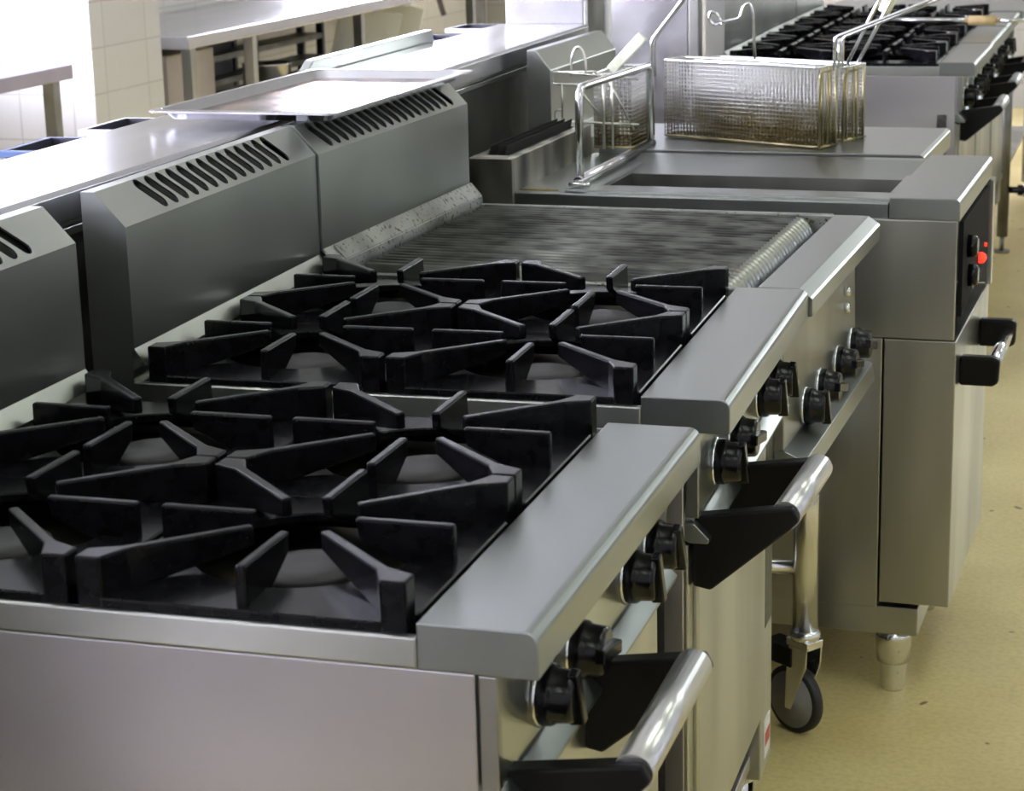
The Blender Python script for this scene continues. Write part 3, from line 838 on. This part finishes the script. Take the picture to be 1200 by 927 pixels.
tube(bm, local_pts(bk3, arch), .0026, n=6); link('wire_loop', bm, 'wire', bk3)
bm = NB()
for dy in (0, .02):
    tube(bm, round_path(local_pts(bk3, [(-.698, .64 + dy, 1.03), (-.698, .64 + dy, 1.105), (-.61, .64 + dy, 1.215), (-.57, .65, 1.25)]), .01), .0036, n=8)
hd = link('handle', bm, 'chrome', bk3)
bm = NB()
q = local_pts(bk3, [(-.768, .58, 1.048), (-.700, .58, 1.118)])
dv = (q[1] - q[0]).normalized(); up = Vector((0, 1, 0)); sd = dv.cross(up).normalized()
A = []
for p in q:
    A.append([bm.verts.new(p + sd * a + up * b2) for a, b2 in ((-.011, -.006), (.011, -.006), (.011, .006), (-.011, .006))])
for i in range(4): bm.faces.new([A[0][i], A[0][(i + 1) % 4], A[1][(i + 1) % 4], A[1][i]])
bm.faces.new(A[0]); bm.faces.new(A[1][::-1])
link('handle_grip', bm, 'plastic_pale', hd, bevel=.003)['label'] = 'pale plastic grip'

# thick tube basket-hanging frame on the tank
HF = place(empty('basket_frame', (0, 0, 0)), UF, 0, 0)
tag(HF, 'thick bent steel tube frame standing across the left end of the fryer tank', 'basket frame')
bm = NB()
tube(bm, round_path([(-.688, .090, .902), (-.688, .090, 1.068), (-.688, .585, 1.060), (-.688, .585, .902)], .03), .0075, n=14)
link('hoop', bm, 'chrome', HF)
bm = NB(); tube(bm, [(-.688, .075, .9015), (-.688, .600, .9015)], .0085, n=14); tube(bm, [(-.70, .06, .898), (-.66, .06, .898)], .004, n=8)
link('foot_bar', bm, 'chrome', HF)

# ------------------------------------------------------------------ bench / pass shelf behind the splashbacks
BZ = 1.10
PB = empty('pass_bench', (-.803, .60, 0), .0085)
tag(PB, 'long narrow steel bench behind the splashbacks, its top glaring white', 'bench')
L0, L1 = -1.5, 2.60
bm = NB(); prism(bm, [(-.215, BZ - .03), (-.215, BZ), (-.006, BZ), (0, BZ - .005), (0, BZ - .038), (-.012, BZ - .038), (-.012, BZ - .03)], 'y', L0, L1); link('bench_top', bm, 'steel_bench', PB, bevel=.001)
bm = NB()
box(bm, -.050, -.018, L0, L1, BZ - .050, BZ - .030); box(bm, -.05, -.024, L0, L1, BZ - .064, BZ - .053)
link('under_rail', bm, 'steel', PB, bevel=.0015)
bm = NB(); box(bm, -.19, -.045, L0, L1, .12, BZ - .03); link('front_panel', bm, 'steel_dark', PB)
bm = NB(); box(bm, -.18, -.06, L0 + .03, L1 - .03, 0, .12); link('plinth', bm, 'void', PB)
# upstand strip at the rear
US = empty('rear_upstand', (-1.036, 2.02, BZ - .012), .0085)
tag(US, 'low grey steel upstand along the far rear edge of the narrow bench', 'upstand')
bm = NB(); prism(bm, [(0, 0), (.07, .036), (.73, .036), (.745, 0)], 'x', -.018, 0); link('strip', bm, 'steel_long', US, bevel=.002)

# tray
TR = empty('baking_tray', (-.828, 1.62, BZ + .0105), -.012)
tag(TR, 'shallow steel baking tray with stained bottom lying across the bench and splashback', 'tray')
tw2, tl2 = .148, .305
bm = NB()
def ringv(hx, hy, z, r, k=5):
    out = []
    for sx, sy, a0 in ((1, 1, 0), (-1, 1, PI / 2), (-1, -1, PI), (1, -1, 1.5 * PI)):
        for i in range(k + 1):
            t = a0 + PI / 2 * i / k
            out.append(bm.verts.new((sx * (hx - r) + r * math.cos(t), sy * (hy - r) + r * math.sin(t), z)))
    return out
R1 = ringv(tw2, tl2, .0115, .012); R1b = ringv(tw2, tl2, .0145, .012); R2 = ringv(tw2 - .012, tl2 - .012, .0155, .018); R3 = ringv(tw2 - .024, tl2 - .026, .002, .018)
R4 = ringv(tw2 - .014, tl2 - .014, .0125, .018); R5 = ringv(tw2 - .023, tl2 - .025, 0, .018)
def bridge(a, b, mi=0):
    for i in range(len(a)):
        f = bm.faces.new([a[i], a[(i + 1) % len(a)], b[(i + 1) % len(a)], b[i]]); f.material_index = mi
bridge(R1, R1b); bridge(R1b, R2); bridge(R2, R3); f = bm.faces.new(R3); f.material_index = 1
bridge(R1, R4); bridge(R4, R5); bm.faces.new(R5)
link('tray_shell', bm, ['steel_bench', 'stain'], TR, bevel=0)

# tall end cabinet on the bench line, pipe, and tall panel
def simple(name, bm, mat, label, cat, loc=(0, 0, 0), rz=0, bevel=.002, group=None):
    o = link(name, bm, mat, None, bevel=bevel); o.location = loc; o.rotation_euler = (0, 0, rz)
    return tag(o, label, cat, group)
bm = NB(); box(bm, -.185, 0, 0, .16, 0, 1.75)
TC = empty('upright_cabinet', (-.840, 3.21, 0)); tag(TC, 'upright pale steel cabinet closing the far end of the narrow bench', 'cabinet')
link('casing', bm, 'steel_bench', TC, bevel=.002)
bm = NB(); box(bm, .001, .012, .0, .16, .9, 1.7); link('dark_edge', bm, 'steel_dark', TC, bevel=.002)
bm = NB(); cyl(bm, (0, 0, 0), (0, 0, 1.8), .0085, n=16)
simple('gas_pipe', bm, 'frame', 'thin white vertical pipe beside the upright cabinet', 'pipe', (-.806, 3.30, 0), bevel=0)
TP = empty('steel_partition', (-1.04, 4.16, 0)); tag(TP, 'tall bluish steel partition panel behind the fryer baskets', 'partition')
bm = NB(); box(bm, 0, .232, 0, .03, .0, 1.7); link('panel', bm, 'steel_bench', TP, bevel=.002)
bm = NB(); box(bm, .234, .262, .0, .05, .0, 1.7); link('edge_post', bm, 'steel_dark', TP, bevel=.002)

# rod with tan sleeve lying on the far ranges
RD = empty('scraper_rod', (-.45, 5.40, .938), 0); tag(RD, 'long steel rod with a tan sleeve lying across the furthest grates', 'rod')
bm = NB(); cyl(bm, (0, 0, 0), (.28, -.015, 0), .008); cyl(bm, (.36, -.018, 0), (.46, -.02, 0), .0065); link('shaft', bm, 'chrome', RD)
bm = NB(); cyl(bm, (.28, -.015, 0), (.365, -.019, 0), .015); link('sleeve', bm, 'tan', RD)

# work table beyond the last range
WT = empty('work_table', (-.10, 6.29, 0)); tag(WT, 'distant steel work table at the right edge with round legs', 'table')
bm = NB(); box(bm, -.7, .04, .02, 1.6, .86, .90); link('table_top', bm, 'steel_top', WT, bevel=.003)
for lx, ly in ((-.015, .14), (-.015, 1.5), (-.65, .1), (-.65, 1.5)):
    bm = NB(); cyl(bm, (lx, ly, .86), (lx, ly, .06), .021); cyl(bm, (lx, ly, .06), (lx, ly, 0), .009); cyl(bm, (lx, ly, 0), (lx, ly, .008), .03)
    link('leg', bm, 'steel_dark', WT)
bm = NB(); box(bm, -.65, -.02, .1, 1.5, .28, .30); link('undershelf', bm, 'steel', WT)
bm = NB(); cyl(bm, (0, 0, 0), (.085, 0, 0), .012); cyl(bm, (.07, 0, 0), (.09, 0, 0), .03); cyl(bm, (.03, 0, 0), (.05, 0, 0), .02)
simple('gas_valve', bm, 'black', 'black gas valve knob on the leg of the distant work table', 'valve', (-.094, 6.43, .235), bevel=0)
CB = empty('storage_cabinet', (-.02, 7.9, 0)); tag(CB, 'cream-coloured cabinet standing far behind the work table, at the upper right edge', 'cabinet')
bm = NB(); box(bm, 0, .6, 0, .5, .12, 1.0); link('carcass', bm, 'pinkish', CB, bevel=.004)
bm = NB(); box(bm, .03, .57, -.015, 0, .15, .97); dd = link('door', bm, 'board', CB, bevel=.003)
bm = NB(); cyl(bm, (.08, -.03, .5), (.08, -.03, .62), .006); link('door_handle', bm, 'chrome', dd)
bm = NB(); box(bm, .02, .58, .02, .48, 0, .12); link('plinth', bm, 'void', CB)

# ------------------------------------------------------------------ left background: benches, things on/under them
BL = empty('side_bench', (-2.83, 4.42, 0)); tag(BL, 'short steel bench end at the far left against the bright tiled wall', 'bench')
bm = NB(); box(bm, -.6, 0, -2.2, 0, .835, .88); link('bench_top', bm, 'steel_lilac', BL, bevel=.003)
for lx, ly in ((-.03, -.09), (-.03, -2.1), (-.55, -.09), (-.55, -2.1)):
    bm = NB(); box(bm, lx - .02, lx + .02, ly - .02, ly + .02, 0, .835); link('leg', bm, 'steel_dark', BL, bevel=.002)

BR = empty('prep_bench', (-2.91, 5.40, 0)); tag(BR, 'long steel prep bench beyond the pillar, lilac light across its top', 'bench')
bm = NB(); box(bm, -.68, 0, 0, 3.8, .835, .88); link('bench_top', bm, 'steel_bench', BR, bevel=.003)
for lx, ly in ((-.03, .06), (-.03, .60), (-.03, 1.75), (-.03, 3.3), (-.62, .06), (-.62, 3.3)):
    bm = NB(); box(bm, lx - .02, lx + .02, ly - .02, ly + .02, 0, .835); link('leg', bm, 'steel', BR, bevel=.002)
bm = NB(); box(bm, -.38, -.04, .75, 3.7, .56, .575); link('undershelf', bm, 'steel_dark', BR, bevel=.002)
bm = NB(); box(bm, -.5, -.1, .10, .50, 0.05, .80); 
simple('under_bench_cabinet', bm, 'pinkish', 'pinkish-beige cabinet standing under the near end of the prep bench', 'cabinet', (-2.95, 5.40, 0))
RK = empty('storage_rack', (-3.42, 6.12, .0)); tag(RK, 'dark metal rack in the shadow behind the prep bench legs', 'rack')
bm = NB()
for y in (0, .75, 1.5):
    for x in (0, .10): box(bm, x - .015, x + .015, y - .015, y + .015, 0, .82)
link('upright', bm, 'dark_blue', RK)
for z in (.30, .60, .70, .80):
    bm = NB(); box(bm, -.015, .115, -.015, 1.515, z - .012, z + .012); link('shelf', bm, 'steel_dark' if z < .75 else 'dark_blue', RK)
bm = NB(); box(bm, -.01, .02, .02, .70, .31, .79); link('back_panel', bm, 'dark_blue', RK)
bm = NB(); lathe(bm, [(.09, 0), (.10, .01), (.10, .10), (.106, .104), (.096, .106), (.092, .02), (.001, .015)], (0, 0, 0), (0, 0, 1))
simple('stock_pot', bm, 'chrome', 'round steel bowl on the shelf under the prep bench', 'bowl', (-3.10, 6.50, .576), bevel=0)
for k, (yy, t, lab) in enumerate(((7.55, .0, 'white chopping board leaning under the prep bench, nearer of two'), (7.85, .12, 'white chopping board leaning under the prep bench, further of two'))):
    bm = NB(); box(bm, -.14, .14, -.008, .008, 0, .26)
    o = simple('chopping_board', bm, 'board', lab, 'chopping board', (-3.10, yy, .578), bevel=.003, group='leaning chopping boards'); o.rotation_euler = (.1, .25, .5)
# back-to-back range behind the bench: open crates with blue rims
for k, (x, y, rz, lab) in enumerate(((-1.36, 1.80, .05, 'blue-rimmed container at the far left, just showing over the bench edge'), (-1.36, 2.08, .02, 'container with pale rim showing over the bench edge, right of the blue one'),
                       (-1.40, 3.95, 0, 'dark container over the bench edge, in front of the hose'), (-1.42, 4.32, .0, 'dark container over the bench edge beside the upright cabinet'))):
    c = empty('gastro_container', (x, y, .90), rz); tag(c, lab, 'container', 'containers behind the bench')
    bm = NB(); hx, hy = .10, .085
    zt = .105
    for a in ((-hx, hx, -hy, -hy + .004), (-hx, hx, hy - .004, hy), (-hx, -hx + .004, -hy, hy), (hx - .004, hx, -hy, hy)): box(bm, *a, 0, zt)
    box(bm, -hx, hx, -hy, hy, 0, .004); link('bin', bm, 'dark_blue', c)
    bm = NB()
    for a in ((-hx - .008, hx + .008, -hy - .008, -hy), (-hx - .008, hx + .008, hy, hy + .008), (-hx - .008, -hx, -hy, hy), (hx, hx + .008, -hy, hy)): box(bm, *a, zt - .012, zt)
    link('rim', bm, ('blue', 'frame', 'blue', 'frame')[k], c, bevel=.002)
RB = empty('rear_counter', (-1.62, 1.2, 0)); tag(RB, 'lower counter hidden behind the narrow bench, carrying containers', 'counter')
bm = NB(); box(bm, 0, .36, 0, 3.6, .86, .90); link('counter_top', bm, 'steel_dark', RB, bevel=.003)
bm = NB(); box(bm, .03, .33, .03, 3.57, .1, .86); link('carcass', bm, 'steel_dark', RB)
bm = NB(); box(bm, .05, .31, .05, 3.55, 0, .1); link('plinth', bm, 'void', RB)

bm = NB(); tube(bm, [(0, 0, .46 + .02 * k) if k > 9 else (.004 * (9 - k) ** 1.4 * .5, 0, .46 + .02 * k) for k in range(40)], .016, n=10)
simple('hanging_hose', bm, 'hose', 'dark curved hose hanging against the beige wall beyond the bench', 'hose', (-3.44, 9.6, .18), bevel=0)
for yy, nm, lab in ((10.3, 'steel_post', 'thin grey post against the beige wall, left of the upright cabinet'),):
    bm = NB(); box(bm, -.03, .03, -.03, .03, 0, 2.9); simple(nm, bm, 'steel_dark', lab, 'post', (-3.42, yy, 0))

# ------------------------------------------------------------------ room
def struct(name, bm, mat, bevel=0):
    o = link(name, bm, mat, None, bevel=bevel); o['kind'] = 'structure'; return o
X0, X1, Y0, Y1, ZC = -3.6, 3.0, -4.0, 11.0, 3.0
bm = NB(); box(bm, X0 - .2, X1 + .2, Y0 - .2, Y1 + .2, -.1, 0); struct('floor', bm, 'floor')
bm = NB(); box(bm, X0 - .2, X1 + .2, Y0 - .2, Y1 + .2, ZC, ZC + .1); struct('ceiling', bm, 'ceil')
bm = NB(); box(bm, X1, X1 + .2, Y0, Y1, 0, ZC); struct('wall_right', bm, 'wall_plain')
bm = NB(); box(bm, X0 - .2, X1 + .2, Y0 - .2, Y0, 0, ZC); struct('wall_near', bm, 'tile_near')
bm = NB(); FX0, FX1, FZ0, FZ1 = .9, 2.7, 1.45, 2.6
box(bm, X0 - .2, FX0, Y1, Y1 + .2, 0, ZC); box(bm, FX1, X1 + .2, Y1, Y1 + .2, 0, ZC); box(bm, FX0, FX1, Y1, Y1 + .2, 0, FZ0); box(bm, FX0, FX1, Y1, Y1 + .2, FZ1, ZC)
struct('wall_far', bm, 'tile_far')
W_ = empty('window_4', (FX0, Y1 + .1, FZ0)); W_['kind'] = 'structure'
bm = NB(); Lw = FX1 - FX0; Hw = FZ1 - FZ0
box(bm, 0, Lw, -.03, .03, 0, .05); box(bm, 0, Lw, -.03, .03, Hw - .05, Hw)
for xc in (.025, Lw / 2, Lw - .025): box(bm, xc - .025, xc + .025, -.03, .03, .05, Hw - .05)
link('window_frame', bm, 'frame', W_)
bm = NB(); box(bm, 0, Lw, .035, .045, 0, Hw); link('pane', bm, 'pane_far', W_)
bm = NB(); box(bm, -2.6, 1.4, -1.32, -1.2, 0, .96); struct('added_reflection_wall', bm, 'tile_near')  # unseen low wall, added to grey the reflections in the side panels
# left wall with window openings
wins = [(-2.5, -.5), (.6, 3.9), (8.0, 10.3)]
zw0, zw1 = 1.15, 2.65
bm = NB(); prev = Y0
for a, b2 in wins:
    box(bm, X0 - .2, X0, prev, a, 0, ZC); box(bm, X0 - .2, X0, a, b2, 0, zw0); box(bm, X0 - .2, X0, a, b2, zw1, ZC); prev = b2
box(bm, X0 - .2, X0, prev, Y1, 0, ZC)
struct('wall_left', bm, 'tile_y')
for i, (a, b2) in enumerate(wins):
    W_ = empty('window_%d' % (i + 1), (X0 - .1, a, zw0)); W_['kind'] = 'structure'
    bm = NB(); t = .05; Lw = b2 - a; Hw = zw1 - zw0
    box(bm, -.03, .03, 0, Lw, 0, t); box(bm, -.03, .03, 0, Lw, Hw - t, Hw)
    nn = max(2, int(Lw / 1.0))
    for k in range(nn + 1):
        yc = t / 2 + (Lw - t) * k / nn; box(bm, -.03, .03, yc - t / 2, yc + t / 2, t, Hw - t)
    link('window_frame', bm, 'frame', W_)
    bm = NB(); box(bm, -.045, -.035, 0, Lw, 0, Hw); link('pane', bm, 'pane', W_)
# pillar / wall stub
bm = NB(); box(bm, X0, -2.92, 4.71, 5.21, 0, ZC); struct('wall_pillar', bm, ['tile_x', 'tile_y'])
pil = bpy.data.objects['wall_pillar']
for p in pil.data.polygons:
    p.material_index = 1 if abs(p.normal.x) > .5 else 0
# fluorescent ceiling fixtures
k = 0
for x in (-2.2, .9, 2.3):
    for y in {-2.2: (-2.2, .4), .9: (-2.2, .4, 3.0), 2.3: (-2.2, .4, 3.0, 5.6, 8.2)}[x]:
        F = empty('ceiling_light', (x, y, ZC - .001)); tag(F, 'fluorescent ceiling batten outside the picture', 'ceiling light', 'ceiling lights')
        bm = NB(); prism(bm, [(-.24, 0), (-.24, -.03), (-.22, -.05), (.22, -.05), (.24, -.03), (.24, 0)], 'y', -.65, .65); link('housing', bm, 'frame', F)
        bm = NB(); prism(bm, [(-.21, -.051), (-.20, -.060), (.20, -.060), (.21, -.051)], 'y', -.62, .62); link('diffuser', bm, 'lamp', F)

# ------------------------------------------------------------------ world
wd = bpy.data.worlds.new('world'); SC.world = wd; wd.use_nodes = True
wd.node_tree.nodes['Background'].inputs[0].default_value = (.7, .75, 1, 1)
wd.node_tree.nodes['Background'].inputs[1].default_value = .3

# ------------------------------------------------------------------ camera
cam = bpy.data.cameras.new('camera'); co = bpy.data.objects.new('camera', cam); COL.objects.link(co)
yaw, pitch, roll = .3067, .2531, -.0246
cy, sy, cp, sp = math.cos(yaw), math.sin(yaw), math.cos(pitch), math.sin(pitch)
fwd = Vector((-sy * cp, cy * cp, -sp)); right = Vector((cy, sy, 0)); up = right.cross(fwd)
r2 = right * math.cos(roll) + up * math.sin(roll); u2 = -right * math.sin(roll) + up * math.cos(roll)
co.matrix_world = Matrix(((r2.x, u2.x, -fwd.x, .4273), (r2.y, u2.y, -fwd.y, -1.399), (r2.z, u2.z, -fwd.z, 1.4642), (0, 0, 0, 1)))
cam.sensor_fit = 'HORIZONTAL'; cam.sensor_width = 36; cam.lens = 2423.7 / 1200 * 36
cam.clip_start = .05; cam.clip_end = 60
cam.dof.use_dof = True; cam.dof.focus_distance = 2.6; cam.dof.aperture_fstop = 15
SC.camera = co
SC.view_settings.view_transform = 'Standard'; SC.view_settings.look = 'None'
SC.view_settings.gamma = 1; SC.view_settings.use_curve_mapping = False
SC.view_settings.exposure = 0.0
